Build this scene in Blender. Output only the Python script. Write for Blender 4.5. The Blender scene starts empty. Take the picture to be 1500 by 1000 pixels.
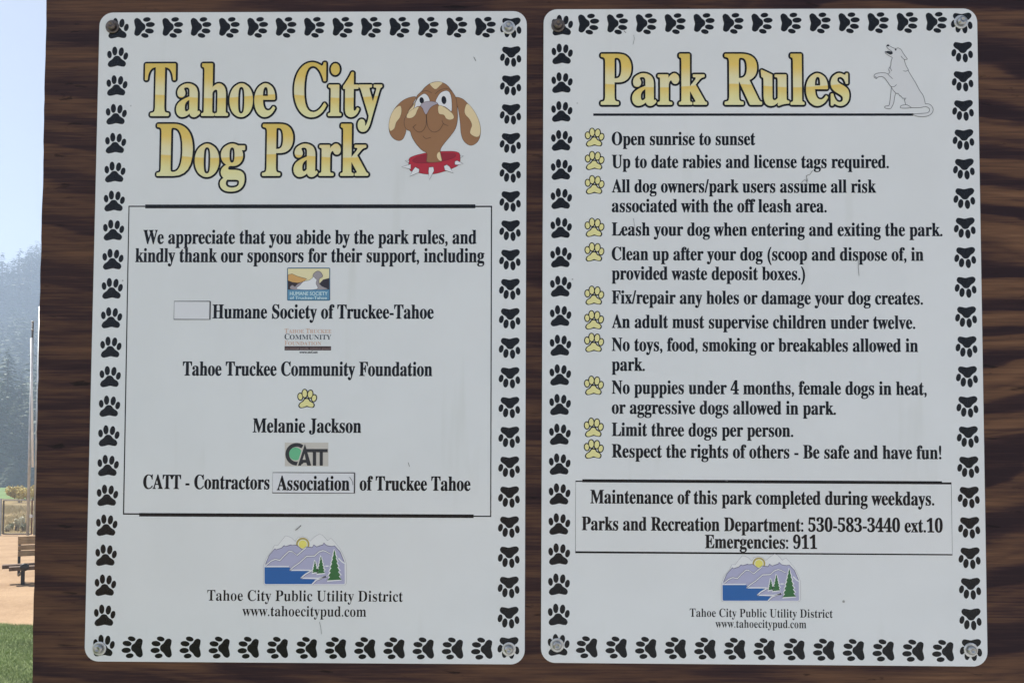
import bpy, bmesh, math, random
import numpy as np
from mathutils import Vector, Matrix, noise
from mathutils.geometry import tessellate_polygon

scene = bpy.context.scene
COL = scene.collection
R = math.radians
EYE = 1.65                      # eye height above the ground, metres

# ------------------------------------------------------------------ camera
FPX = 1071.0                    # focal length in photograph pixels (1500 wide)
PPX, PPY = 750.0, 663.0         # optical centre in the photograph (it is cropped)
DIST = 1.0171                   # camera to notice board
CR = Vector((0.99992974, 0.01164089, 0.00223491))
CU = Vector((-0.00183755, -0.03403486, 0.99941896))
CF = Vector((-0.01171019, 0.99935285, 0.03401108))
CAM = Vector((0.0, -DIST, EYE))
cam = bpy.data.cameras.new('camera')
cam.sensor_fit = 'HORIZONTAL'
cam.sensor_width = 36.0
cam.lens = FPX / 1500.0 * 36.0
cam.shift_y = (PPY - 500.0) / 1500.0
cam.clip_start = 0.05
cam.clip_end = 3000.0
cam_o = bpy.data.objects.new('camera', cam)
COL.objects.link(cam_o)
m = Matrix((CR, CU, -CF)).transposed().to_4x4()
m.translation = CAM
cam_o.matrix_world = m
scene.camera = cam_o

# ------------------------------------------------------------------ sky and sun
SUN_EL, SUN_AZ = R(55), R(-72)          # azimuth from +Y towards +X
world = bpy.data.worlds.new('World')
scene.world = world
world.use_nodes = True
wn = world.node_tree
bg = wn.nodes['Background']
sky = wn.nodes.new('ShaderNodeTexSky')
sky.sky_type = 'NISHITA'
sky.sun_disc = False
sky.sun_elevation = SUN_EL
sky.sun_rotation = SUN_AZ
sky.altitude = 1900
sky.air_density = 1.0
sky.dust_density = 4.0
sky.ozone_density = 1.0
hs = wn.nodes.new('ShaderNodeHueSaturation')      # smoke greys the whole sky
hs.inputs['Saturation'].default_value = 0.62
wn.links.new(sky.outputs[0], hs.inputs['Color'])
wn.links.new(hs.outputs[0], bg.inputs[0])
bg.inputs[1].default_value = 0.066
sun = bpy.data.lights.new('sun', 'SUN')
sun.energy = 4.2
sun.angle = R(0.6)
sun.color = (1.0, 0.95, 0.87)
sun_o = bpy.data.objects.new('sun', sun)
COL.objects.link(sun_o)
sd = Vector((math.sin(SUN_AZ) * math.cos(SUN_EL), math.cos(SUN_AZ) * math.cos(SUN_EL), math.sin(SUN_EL)))
sun_o.rotation_euler = sd.to_track_quat('Z', 'Y').to_euler()
sun_o.location = (0, 0, 60)
vs = scene.view_settings
vs.view_transform = 'Standard'
vs.look = 'None'
vs.exposure = 1.28
vs.gamma = 1.0
vs.use_curve_mapping = False
scene.cycles.use_denoising = True
scene.cycles.volume_bounces = 1
scene.cycles.max_bounces = 8

# ------------------------------------------------------------------ helpers
def ray(px, py):
    return CR * ((px - PPX) / FPX) + CU * ((PPY - py) / FPX) + CF

def on_y(px, py, Y):
    """measured photograph point -> world point on the vertical plane y = Y"""
    d = ray(px, py)
    return CAM + d * ((Y - CAM.y) / d.y)

def on_ground(px, py, z=0.0):
    d = ray(px, py)
    return CAM + d * ((z - CAM.z) / d.z)

def lin(c):
    c /= 255.0
    return c / 12.92 if c <= 0.04045 else ((c + 0.055) / 1.055) ** 2.4

WHITE_SEEN = (192, 198, 204)
def ink(r, g, b):
    """print colour as it looks beside the white of the sign -> base colour"""
    return tuple(min(0.85, lin(v) / lin(w) * 0.8) for v, w in zip((r, g, b), WHITE_SEEN)) + (1.0,)

def new_mat(name):
    mt = bpy.data.materials.new(name)
    mt.use_nodes = True
    nt = mt.node_tree
    return mt, nt, nt.nodes['Principled BSDF']

def N(nt, typ, **kw):
    n = nt.nodes.new(typ)
    for k, v in kw.items():
        if k.startswith('i_'):
            n.inputs[int(k[2:])].default_value = v
        else:
            setattr(n, k, v)
    return n

def ramp(nt, stops, interp='LINEAR'):
    r = nt.nodes.new('ShaderNodeValToRGB')
    cr = r.color_ramp
    cr.interpolation = interp
    while len(cr.elements) < len(stops):
        cr.elements.new(0.5)
    for e, (p, c) in zip(cr.elements, stops):
        e.position = p
        e.color = c if len(c) == 4 else tuple(c) + (1.0,)
    return r

def coords(nt, scale=(1, 1, 1), kind='Object', rot=(0, 0, 0)):
    tc = nt.nodes.new('ShaderNodeTexCoord')
    mp = nt.nodes.new('ShaderNodeMapping')
    mp.inputs['Scale'].default_value = scale
    mp.inputs['Rotation'].default_value = rot
    nt.links.new(tc.outputs[kind], mp.inputs[0])
    return mp.outputs[0]

def noise_tex(nt, vec, scale, detail=3.0, rough=0.5, dist=0.0):
    n = nt.nodes.new('ShaderNodeTexNoise')
    n.inputs['Scale'].default_value = scale
    n.inputs['Detail'].default_value = detail
    n.inputs['Roughness'].default_value = rough
    n.inputs['Distortion'].default_value = dist
    nt.links.new(vec, n.inputs['Vector'])
    return n.outputs['Fac']

def math_n(nt, op, a, b=None, c=None):
    n = nt.nodes.new('ShaderNodeMath')
    n.operation = op
    for i, v in enumerate((a, b, c)):
        if v is None:
            continue
        if isinstance(v, (int, float)):
            n.inputs[i].default_value = v
        else:
            nt.links.new(v, n.inputs[i])
    return n.outputs[0]

def bump(nt, bs, h, strength, dist):
    b = nt.nodes.new('ShaderNodeBump')
    b.inputs['Strength'].default_value = strength
    b.inputs['Distance'].default_value = dist
    nt.links.new(h, b.inputs['Height'])
    nt.links.new(b.outputs[0], bs.inputs['Normal'])
    return b

def mixc(nt, fac, a, b, blend='MIX'):
    n = nt.nodes.new('ShaderNodeMix')
    n.data_type = 'RGBA'
    n.blend_type = blend
    for sock, v in ((n.inputs[0], fac), (n.inputs[6], a), (n.inputs[7], b)):
        if isinstance(v, (int, float)):
            sock.default_value = v
        elif isinstance(v, tuple):
            sock.default_value = v if len(v) == 4 else v + (1.0,)
        else:
            nt.links.new(v, sock)
    return n.outputs[2]

def simple_mat(name, col, rough=0.6, var=0.12, scale=8.0, metal=0.0, bumpd=0.0, spec=0.5):
    mt, nt, bs = new_mat(name)
    v = coords(nt)
    f = noise_tex(nt, v, scale, 4.0, 0.6)
    lo = tuple(c * (1 - var) for c in col[:3]) + (1.0,)
    hi = tuple(min(1, c * (1 + var)) for c in col[:3]) + (1.0,)
    r = ramp(nt, [(0.3, lo), (0.7, hi)])
    nt.links.new(f, r.inputs[0])
    nt.links.new(r.outputs[0], bs.inputs['Base Color'])
    bs.inputs['Roughness'].default_value = rough
    bs.inputs['Metallic'].default_value = metal
    bs.inputs['Specular IOR Level'].default_value = spec
    if bumpd:
        bump(nt, bs, f, 0.6, bumpd)
    return mt

# ---- mesh building
def mesh_obj(name, verts, faces, mat, parent=None, smooth=False):
    me = bpy.data.meshes.new(name)
    me.from_pydata([tuple(v) for v in verts], [], faces)
    me.update()
    if smooth:
        me.polygons.foreach_set('use_smooth', [True] * len(me.polygons))
    if mat is not None:
        me.materials.append(mat)
    o = bpy.data.objects.new(name, me)
    COL.objects.link(o)
    o.parent = parent
    return o

class MB:
    def __init__(self):
        self.v, self.f = [], []
    def add(self, vs_, fs):
        b = len(self.v)
        self.v += [tuple(v) for v in vs_]
        self.f += [tuple(i + b for i in f) for f in fs]
        return self
    def box(self, a, b):
        x0, y0, z0 = a; x1, y1, z1 = b
        return self.add([(x0,y0,z0),(x1,y0,z0),(x1,y1,z0),(x0,y1,z0),(x0,y0,z1),(x1,y0,z1),(x1,y1,z1),(x0,y1,z1)],
                        [(0,3,2,1),(4,5,6,7),(0,1,5,4),(1,2,6,5),(2,3,7,6),(3,0,4,7)])
    def tube(self, pts, r, n=8, cap=True):
        pts = [Vector(p) for p in pts]
        rs = r if isinstance(r, (list, tuple)) else [r] * len(pts)
        rings = []
        for i, p in enumerate(pts):
            d = (pts[min(i + 1, len(pts) - 1)] - pts[max(i - 1, 0)]).normalized()
            u = d.cross(Vector((0, 0, 1)))
            if u.length < 1e-3:
                u = d.cross(Vector((1, 0, 0)))
            u.normalize(); w = d.cross(u)
            rings.append([p + (u * math.cos(2 * math.pi * k / n) + w * math.sin(2 * math.pi * k / n)) * rs[i] for k in range(n)])
        b = len(self.v)
        for rg in rings:
            self.v += [tuple(p) for p in rg]
        for i in range(len(pts) - 1):
            for k in range(n):
                a0 = b + i * n + k; a1 = b + i * n + (k + 1) % n
                self.f.append((a0, a1, a1 + n, a0 + n))
        if cap:
            self.f.append(tuple(b + k for k in range(n))[::-1])
            self.f.append(tuple(b + (len(pts) - 1) * n + k for k in range(n)))
        return self
    def lathe(self, prof, axis_pt, n=24):
        """profile (radius, height towards -y) turned about the y axis"""
        b = len(self.v)
        for r_, h in prof:
            for k in range(n):
                a = 2 * math.pi * k / n
                self.v.append((axis_pt[0] + r_ * math.cos(a), axis_pt[1] - h, axis_pt[2] + r_ * math.sin(a)))
        for i in range(len(prof) - 1):
            for k in range(n):
                a0 = b + i * n + k; a1 = b + i * n + (k + 1) % n
                self.f.append((a0, a1, a1 + n, a0 + n))
        self.f.append(tuple(b + (len(prof) - 1) * n + k for k in range(n)))
        return self
    def build(self, name, mat, parent=None, smooth=False):
        return mesh_obj(name, self.v, self.f, mat, parent, smooth)

def bevel(o, w, seg=2):
    md = o.modifiers.new('bevel', 'BEVEL')
    md.width = w; md.segments = seg; md.limit_method = 'ANGLE'
    return o

def empty(name, loc, rot=(0, 0, 0)):
    o = bpy.data.objects.new(name, None)
    o.empty_display_size = 0.1
    o.location = loc; o.rotation_euler = rot
    COL.objects.link(o)
    return o

def tag(o, label=None, cat=None, group=None, kind=None):
    if label: o['label'] = label
    if cat: o['category'] = cat
    if group: o['group'] = group
    if kind: o['kind'] = kind
    return o

# ------------------------------------------------------------------ materials of the board and signs
def wood_panel_material():
    mt, nt, bs = new_mat('dark_stained_plywood')
    v = coords(nt)
    sep = nt.nodes.new('ShaderNodeSeparateXYZ'); nt.links.new(v, sep.inputs[0])
    warp = noise_tex(nt, coords(nt, (0.75, 1, 2.6)), 1.0, 2.0, 0.45, 0.2)
    warp2 = noise_tex(nt, coords(nt, (4.0, 1, 22.0)), 1.0, 3.0, 0.6)
    w = math_n(nt, 'MULTIPLY_ADD', sep.outputs[2], 17.0, math_n(nt, 'MULTIPLY', warp, 9.5))
    w = math_n(nt, 'ADD', w, math_n(nt, 'MULTIPLY', warp2, 0.75))
    w = math_n(nt, 'ADD', w, math_n(nt, 'MULTIPLY', sep.outputs[0], 0.9))
    band = math_n(nt, 'FRACT', w)                      # growth ring: slow rise, quick fall
    rb = ramp(nt, [(0.0, (0, 0, 0)), (0.22, (0.05,) * 3), (0.40, (0.75,) * 3), (0.70, (1, 1, 1)), (0.93, (0.7,) * 3), (1.0, (0, 0, 0))])
    nt.links.new(band, rb.inputs[0])
    # places where the rings show strongly and places where the stain hides them
    patch = noise_tex(nt, coords(nt, (2.2, 1, 3.0)), 1.0, 3.0, 0.55)
    rp = ramp(nt, [(0.33, (0.35,) * 3), (0.58, (1, 1, 1))])
    nt.links.new(patch, rp.inputs[0])
    streak = noise_tex(nt, coords(nt, (3.0, 1, 38.0)), 1.0, 4.0, 0.6, 0.2)
    # narrower rings between the broad ones
    fine_ = math_n(nt, 'FRACT', math_n(nt, 'MULTIPLY', w, 2.63))
    rf = ramp(nt, [(0.0, (0.25,) * 3), (0.35, (1, 1, 1)), (0.85, (0.9,) * 3), (1.0, (0.25,) * 3)]); nt.links.new(fine_, rf.inputs[0])
    # the sheet's flat-cut side shows its rings more boldly than the other
    side = nt.nodes.new('ShaderNodeMapRange'); side.interpolation_type = 'SMOOTHSTEP'
    nt.links.new(sep.outputs[0], side.inputs[0])
    for i_, v_ in ((1, 0.1), (2, 0.72), (3, 0.42), (4, 1.0)): side.inputs[i_].default_value = v_
    fac = math_n(nt, 'MULTIPLY', rb.outputs[0], rp.outputs[0])
    fac = math_n(nt, 'MULTIPLY', fac, math_n(nt, 'MULTIPLY_ADD', rf.outputs[0], 0.45, 0.55))
    fac = math_n(nt, 'MULTIPLY_ADD', math_n(nt, 'SUBTRACT', fac, 0.42), side.outputs[0], 0.42)
    mid = noise_tex(nt, coords(nt, (4.5, 1, 125.0)), 1.0, 4.0, 0.65, 0.2)
    fac = math_n(nt, 'ADD', fac, math_n(nt, 'MULTIPLY', math_n(nt, 'SUBTRACT', mid, 0.5), 0.75))
    fac = math_n(nt, 'ADD', math_n(nt, 'MULTIPLY', fac, 0.78), math_n(nt, 'MULTIPLY', math_n(nt, 'SUBTRACT', streak, 0.5), 0.9))
    fibre = noise_tex(nt, coords(nt, (9.0, 1, 300.0)), 1.0, 4.0, 0.7)
    fac = math_n(nt, 'ADD', fac, math_n(nt, 'MULTIPLY', math_n(nt, 'SUBTRACT', fibre, 0.5), 0.95))
    rc = ramp(nt, [(0.0, (0.024, 0.0115, 0.0145)), (0.24, (0.046, 0.022, 0.0205)), (0.58, (0.128, 0.063, 0.035)), (1.0, (0.225, 0.115, 0.060))])
    nt.links.new(fac, rc.inputs[0])
    # dark checks and pits
    pit = noise_tex(nt, coords(nt, (18.0, 1, 90.0)), 1.0, 3.0, 0.6, 0.5)
    rpit = ramp(nt, [(0.29, (0.35,) * 3), (0.36, (1, 1, 1))]); nt.links.new(pit, rpit.inputs[0])
    c = mixc(nt, 1.0, rc.outputs[0], rpit.outputs[0], 'MULTIPLY')
    nt.links.new(c, bs.inputs['Base Color'])
    bs.inputs['Roughness'].default_value = 0.65
    bs.inputs['Specular IOR Level'].default_value = 0.2
    h = math_n(nt, 'ADD', math_n(nt, 'MULTIPLY', fibre, 0.6), math_n(nt, 'MULTIPLY', rpit.outputs[0], 0.6))
    h = math_n(nt, 'ADD', h, math_n(nt, 'MULTIPLY', rb.outputs[0], 0.25))
    bump(nt, bs, h, 0.55, 0.0012)
    return mt

def gloss(nt, bs, rough=0.16):
    """the shared laminated face of sign and print: slight orange peel"""
    v = coords(nt)
    a = noise_tex(nt, v, 260.0, 1.0, 0.5)
    b = noise_tex(nt, v, 9.0, 2.0, 0.5)
    h = math_n(nt, 'ADD', math_n(nt, 'MULTIPLY', a, 0.05), math_n(nt, 'MULTIPLY', b, 1.0))
    bump(nt, bs, h, 0.35, 0.0012)
    bs.inputs['Roughness'].default_value = rough
    bs.inputs['Specular IOR Level'].default_value = 0.40

def print_mat(name, col, rough=0.2, var=0.0):
    mt, nt, bs = new_mat(name)
    if var:
        f = noise_tex(nt, coords(nt), 60.0, 3.0, 0.6)
        r = ramp(nt, [(0.3, tuple(c * (1 - var) for c in col[:3])), (0.7, tuple(min(1, c * (1 + var)) for c in col[:3]))])
        nt.links.new(f, r.inputs[0]); nt.links.new(r.outputs[0], bs.inputs['Base Color'])
    else:
        bs.inputs['Base Color'].default_value = col
    gloss(nt, bs, rough)
    bs.inputs['Specular IOR Level'].default_value = 0.27
    return mt

def sign_face_material():
    mt, nt, bs = new_mat('white_sign_face')
    v = coords(nt)
    base = (0.80, 0.81, 0.795)
    dirt = noise_tex(nt, v, 7.0, 5.0, 0.6)
    r = ramp(nt, [(0.3, (0.765, 0.775, 0.76)), (0.62, base)])
    nt.links.new(dirt, r.inputs[0])
    spk = nt.nodes.new('ShaderNodeTexVoronoi'); spk.inputs['Scale'].default_value = 16.0
    nt.links.new(v, spk.inputs['Vector'])
    rs = ramp(nt, [(0.022, (0.30, 0.29, 0.27)), (0.034, (1, 1, 1))])
    nt.links.new(spk.outputs['Distance'], rs.inputs[0])
    pick = nt.nodes.new('ShaderNodeSeparateColor'); nt.links.new(spk.outputs['Color'], pick.inputs[0])
    on = math_n(nt, 'GREATER_THAN', pick.outputs[0], 0.72)
    c = mixc(nt, math_n(nt, 'MULTIPLY', on, 0.8), r.outputs[0], mixc(nt, 1.0, r.outputs[0], rs.outputs[0], 'MULTIPLY'))
    run = noise_tex(nt, coords(nt, (26, 26, 3.0)), 1.0, 3.0, 0.6)
    rr = ramp(nt, [(0.62, (1, 1, 1)), (0.8, (0.93, 0.93, 0.91))]); nt.links.new(run, rr.inputs[0])
    c = mixc(nt, 1.0, c, rr.outputs[0], 'MULTIPLY')
    nt.links.new(c, bs.inputs['Base Color'])
    gloss(nt, bs, 0.17)
    return mt

def gold_mat(name, z0, z1):
    """printed two-step gold fade, measured from the letters' foot z0 to their head z1"""
    mt, nt, bs = new_mat(name)
    v = coords(nt)
    sep = nt.nodes.new('ShaderNodeSeparateXYZ'); nt.links.new(v, sep.inputs[0])
    wav = math_n(nt, 'MULTIPLY', math_n(nt, 'SINE', math_n(nt, 'MULTIPLY', sep.outputs[0], 34.0)), 0.035)
    t = math_n(nt, 'MULTIPLY_ADD', sep.outputs[2], 1.0 / (z1 - z0), -z0 / (z1 - z0))
    t = math_n(nt, 'ADD', t, wav)
    r = ramp(nt, [(0.0, ink(211, 199, 155)), (0.15, ink(211, 195, 140)), (0.365, ink(197, 175, 94)), (0.39, ink(205, 197, 164)),
                  (0.52, ink(204, 193, 152)), (0.74, ink(197, 175, 94)), (1.0, ink(186, 166, 82))])
    nt.links.new(t, r.inputs[0])
    nt.links.new(r.outputs[0], bs.inputs['Base Color'])
    gloss(nt, bs, 0.2)
    return mt

M = {}
M['panel'] = wood_panel_material()
M['face'] = sign_face_material()
M['black'] = print_mat('black_print', (0.006, 0.007, 0.009, 1), 0.2, 0.25)
M['text'] = print_mat('black_lettering', (0.006, 0.007, 0.010, 1), 0.2, 0.2)
M['washer'] = simple_mat('galvanised_washer', (0.66, 0.66, 0.64), 0.5, 0.2, 150.0, 0.75, 0.0002)
M['screw'] = simple_mat('dull_screw_steel', (0.42, 0.42, 0.41), 0.3, 0.3, 200.0, 1.0, 0.0002)
M['rust_screw'] = simple_mat('weathered_screw_steel', (0.17, 0.14, 0.12), 0.45, 0.35, 200.0, 0.9, 0.0002)
M['post'] = simple_mat('weathered_post_wood', (0.11, 0.075, 0.05), 0.8, 0.35, 12.0, 0.0, 0.002)
_ink = {}
def inkm(r, g, b):
    k = (r, g, b)
    if k not in _ink:
        _ink[k] = print_mat('print_%d_%d_%d' % k, ink(*k), 0.2)
    return _ink[k]

# ------------------------------------------------------------------ notice board
SIGN_W, SIGN_H, SIGN_T = 0.6096, 0.9165, 0.003
board = empty('notice_board', (0, 0, 0))
tag(board, 'dark brown stained plywood notice board carrying two white signs', 'notice board')
bm = bmesh.new()
BX0, BX1, BZ0, BZ1, BT = -0.679, 0.93, EYE - 0.52, EYE + 0.86, 0.019
nz = 90
outline = []
random.seed(4)
for i in range(nz + 1):
    z = BZ0 + (BZ1 - BZ0) * i / nz
    outline.append((BX0 + 0.0022 * noise.noise((z * 9, 3.1, 0)) + 0.0009 * noise.noise((z * 60, 1.7, 0)) + 0.0035 * (0.5 - i / nz) , z))
outline += [(BX1, BZ1), (BX1, BZ0)]
fr = [bm.verts.new((x, 0.0, z)) for x, z in outline]
bk = [bm.verts.new((x, BT, z)) for x, z in outline]
bm.faces.new(fr); bm.faces.new(bk[::-1])
for i in range(len(fr)):
    j = (i + 1) % len(fr)
    bm.faces.new((fr[j], fr[i], bk[i], bk[j]))
bmesh.ops.recalc_face_normals(bm, faces=bm.faces)
me = bpy.data.meshes.new('plywood_panel'); bm.to_mesh(me); bm.free()
me.materials.append(M['panel'])
po = bpy.data.objects.new('plywood_panel', me); COL.objects.link(po); po.parent = board
for x in (-0.42, 0.62):
    o = MB().box((x - 0.045, BT + 0.001, -0.3), (x + 0.045, BT + 0.091, BZ1 - 0.03)).build('post', M['post'], board)
    bevel(o, 0.004)

# ------------------------------------------------------------------ lettering
def bold(s):
    out = ''
    for c in s:
        if 'A' <= c <= 'Z': out += chr(0x1D400 + ord(c) - 65)
        elif 'a' <= c <= 'z': out += chr(0x1D41A + ord(c) - 97)
        elif '0' <= c <= '9': out += chr(0x1D7CE + ord(c) - 48)
        else: out += c
    return out

def glyphs(s, serif=True, offset=0.0, res=3):
    """flat letter shapes as (vertices, faces) in font units"""
    cu = bpy.data.curves.new('lettering', 'FONT')
    cu.body = bold(s) if serif else s
    cu.resolution_u = res
    cu.fill_mode = 'FRONT'
    cu.offset = offset
    o = bpy.data.objects.new('lettering', cu)
    COL.objects.link(o)
    dg = bpy.context.evaluated_depsgraph_get()
    me_ = bpy.data.meshes.new_from_object(o.evaluated_get(dg))
    v = np.array([tuple(x.co)[:2] for x in me_.vertices])
    f = [tuple(p.vertices) for p in me_.polygons]
    bpy.data.objects.remove(o); bpy.data.curves.remove(cu); bpy.data.meshes.remove(me_)
    return v, f

_hv, _ = glyphs('H'); CAP = _hv[:, 1].max()
_xv, _ = glyphs('x'); XH = _xv[:, 1].max()
_sv, _ = glyphs('H', False); CAPS = _sv[:, 1].max()

class Sign:
    def __init__(self, name, label, cx, cz, ang):
        self.c = Vector((cx, 0, EYE + cz)); self.a = ang
        # rotation about y so that +u runs along the sign's lower edge
        self.root = empty(name, (cx, 0, EYE + cz), (0, -ang, 0))
        tag(self.root, label, 'sign')
    def uv(self, px, py):
        p = on_y(px, py, -SIGN_T) - self.c
        c, s = math.cos(self.a), math.sin(self.a)
        return (p.x * c + p.z * s, -p.x * s + p.z * c)
    def y(self, layer):
        return -(SIGN_T + 0.0001 * layer)
    # flat print made of 2D faces
    def flat(self, name, v2, faces, mat, layer=1.0, parent=None):
        y = self.y(layer)
        return mesh_obj(name, [(u, y, v) for u, v in v2], faces, mat, parent or self.root)
    def poly(self, name, loops, mat, layer=1.0, parent=None):
        """filled polygon(s): list of outlines in (u, v)"""
        V, F = [], []
        for lp in loops:
            b = len(V)
            V += list(lp)
            for t in tessellate_polygon([[Vector((x, z, 0)) for x, z in lp]]):
                a, b2, c = (lp[t[0]], lp[t[1]], lp[t[2]])
                cr = (b2[0] - a[0]) * (c[1] - a[1]) - (b2[1] - a[1]) * (c[0] - a[0])
                F.append(tuple(i + b for i in (t if cr > 0 else t[::-1])))
        return self.flat(name, V, F, mat, layer, parent)
    def text(self, s, px0, px1, base, cap, name='text_line', weight=0.00042, mat=None, serif=True, layer=1.0, parent=None, thin=False, vweight=None):
        v, f = glyphs(s, serif, -0.006 if thin else 0.0, 4)
        u0, w0 = self.uv(px0, base); u1, w1 = self.uv(px1, base)
        w_ = (w0 + w1) / 2
        capm = cap * 0.000965
        rx = 0.0 if thin else weight
        rz = vweight if vweight is not None else (weight * 0.35)
        sx = (u1 - u0 - 2 * rx) / (v[:, 0].max() - v[:, 0].min())
        sz = (capm - 2 * rz) / (CAP if serif else CAPS)
        p = np.stack([u0 + rx + (v[:, 0] - v[:, 0].min()) * sx, w_ + rz + v[:, 1] * sz], 1)
        offs = [(0, -rz), (0, 0), (0, rz)] if thin else [(-rx, 0), (-rx * .4, -rz), (0, rz), (rx * .4, -rz), (rx, 0)]
        V, F = [], []
        for i, (dx, dz) in enumerate(offs):
            b = len(V); y = self.y(layer + 0.15 * i)
            V += [(q[0] + dx, y, q[1] + dz) for q in p]
            F += [tuple(k + b for k in ff) for ff in f]
        return mesh_obj(name, V, F, mat or M['text'], parent or self.root)
    def title(self, word, px0, px1, top, base, z_ref, gm, edge=0.0028, fat=0.0010):
        """outlined gold word, (px0, px1, top, base) measured on the outside of the black edge"""
        v, f = glyphs(word, True, 0.0, 6)
        # tall capitals over small lower-case: squeeze below the x-height, stretch above it
        u0, wb = self.uv(px0, base); u1, _ = self.uv(px1, base)
        _, wt = self.uv((px0 + px1) / 2, top)
        e = edge + fat
        H = wt - wb - 2 * e
        sx = (u1 - u0 - 2 * e) / (v[:, 0].max() - v[:, 0].min())
        P = []
        first = glyphs(word[0], True, 0.0, 6)[0]
        xcut = first[:, 0].max() + 0.01
        short = []                                     # letters whose tops stay below the capitals
        for i, ch in enumerate(word):
            if ch in 'it':
                short.append((glyphs(word[:i], True, 0.0, 2)[0][:, 0].max(), glyphs(word[:i + 1], True, 0.0, 2)[0][:, 0].max() + 0.004, ch))
        for x, z in v:
            sh = [c_ for a_, b_, c_ in short if a_ < x <= b_]
            if sh and z > XH * 1.02:
                k_ = 0.585 / XH
                zz = H * (1.0 - (0.691 - z) * k_ * 1.05) if sh[0] == 'i' else H * (0.585 + (z - XH) * k_ * 1.15)
            elif x <= xcut or z < 0:
                zz = z / CAP * H
            else:
                zz = z / XH * 0.585 * H if z <= XH else (0.585 + (z - XH) / (CAP - XH) * 0.415) * H
            P.append((u0 + e + (x - v[:, 0].min()) * sx, wb + e + zz))
        root = None
        for nm, rad, n, lay, mt in (('title_edge', edge + fat, 16, 1.0, M['black']), ('title_fill', fat, 10, 5.0, gm)):
            V, F = [], []
            for k in range(n + 1):
                a = 2 * math.pi * k / n
                dx, dz = (0, 0) if k == n else (rad * math.cos(a), rad * math.sin(a))
                b = len(V); y = self.y(lay + 0.15 * k)
                V += [(q[0] + dx, y, q[1] + dz) for q in P]
                F += [tuple(i + b for i in ff) for ff in f]
            o = mesh_obj('title_lettering' if root is None else nm, V, F, mt, root or self.root)
            root = root or o
        return root
    def stroke(self, name, pts, w, mat, layer=2.0, parent=None, closed=False):
        """a drawn line of width w through (u, v) points"""
        lines = pts if isinstance(pts[0][0], (tuple, list)) else [pts]
        V, F = [], []
        for ln in lines:
            ln = [Vector(p) for p in ln]
            n = len(ln); b = len(V)
            for i, p in enumerate(ln):
                q0 = ln[(i - 1) % n] if closed or i else p
                q1 = ln[(i + 1) % n] if closed or i < n - 1 else p
                d = (q1 - q0)
                d = d.normalized() if d.length > 1e-9 else Vector((1, 0))
                e_ = (q1 - p).normalized() if (q1 - p).length > 1e-9 else d
                nn = Vector((-d.y, d.x)) * (w / 2) / max(0.62, abs(d.dot(e_)))      # mitred corner
                V += [tuple(p + nn), tuple(p - nn)]
            for i in range(n if closed else n - 1):
                j = (i + 1) % n
                F.append((b + 2 * i, b + 2 * i + 1, b + 2 * j + 1, b + 2 * j))
        return self.flat(name, V, F, mat, layer, parent)
    def bar(self, name, px0, px1, py0, py1, thick, mat=None, layer=1.0, parent=None):
        a = self.uv(px0, py0); b = self.uv(px1, py1); w = (a[1] + b[1]) / 2; t = thick * 0.000965 / 2
        return self.poly(name, [[(a[0], w - t), (b[0], w - t), (b[0], w + t), (a[0], w + t)]], mat or M['black'], layer, parent)
    def frame(self, name, x0, y0, x1, y1, thick, mat=None, layer=1.0, parent=None):
        """thin printed rectangle; corners measured top-left and bottom-right"""
        a = self.uv(x0, y0); b = self.uv(x1, y1)
        return self.stroke(name, [(a[0], a[1]), (b[0], a[1]), (b[0], b[1]), (a[0], b[1])], thick * 0.000965 * 1.0, mat or M['black'], layer, parent, True)

def smooth_loop(pts, k=4, closed=True):
    n = len(pts); out = []
    rng = range(n) if closed else range(n - 1)
    for i in rng:
        g = lambda j: pts[j % n] if closed else pts[max(0, min(n - 1, j))]
        p0, p1, p2, p3 = g(i - 1), g(i), g(i + 1), g(i + 2)
        for s in range(k):
            t = s / k
            out.append(tuple(0.5 * (2 * b + (c - a) * t + (2 * a - 5 * b + 4 * c - d) * t * t + (3 * b - a - 3 * c + d) * t ** 3)
                             for a, b, c, d in zip(p0, p1, p2, p3)))
    if not closed:
        out.append(tuple(pts[-1]))
    return out

def ellipse(cx, cz, rx, rz, tilt=0.0, n=20):
    c, s = math.cos(tilt), math.sin(tilt)
    return [(cx + rx * math.cos(t) * c - rz * math.sin(t) * s, cz + rx * math.cos(t) * s + rz * math.sin(t) * c)
            for t in (2 * math.pi * k / n for k in range(n))]

# paw print in units of half its size
PAD = smooth_loop([(-.04, .12), (.20, .05), (.40, -.20), (.72, -.42), (.84, -.68), (.70, -.93), (.40, -.93), (.02, -.86),
                   (-.36, -.95), (-.72, -.98), (-.92, -.76), (-.80, -.45), (-.50, -.22), (-.28, .05)], 4)
TOES = [(-.77, .24, .225, .37, .10), (-.27, .58, .25, .44, .04), (.36, .51, .25, .43, -.12), (.80, .08, .225, .37, -.22)]
def paw_loops(grow=0.0, fat=0.0):
    lp = [ellipse(x, z, rx + fat + grow, rz + fat + grow, t) for x, z, rx, rz, t in TOES]
    pad = PAD
    if grow:
        pad = []
        n = len(PAD)
        for i in range(n):
            d = Vector(PAD[(i + 1) % n]) - Vector(PAD[i - 1]); d.normalize()
            q = Vector(PAD[i]) + Vector((d.y, -d.x)) * (grow if True else 0) * -1
            pad.append(tuple(q))
    return lp + [pad]

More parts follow.
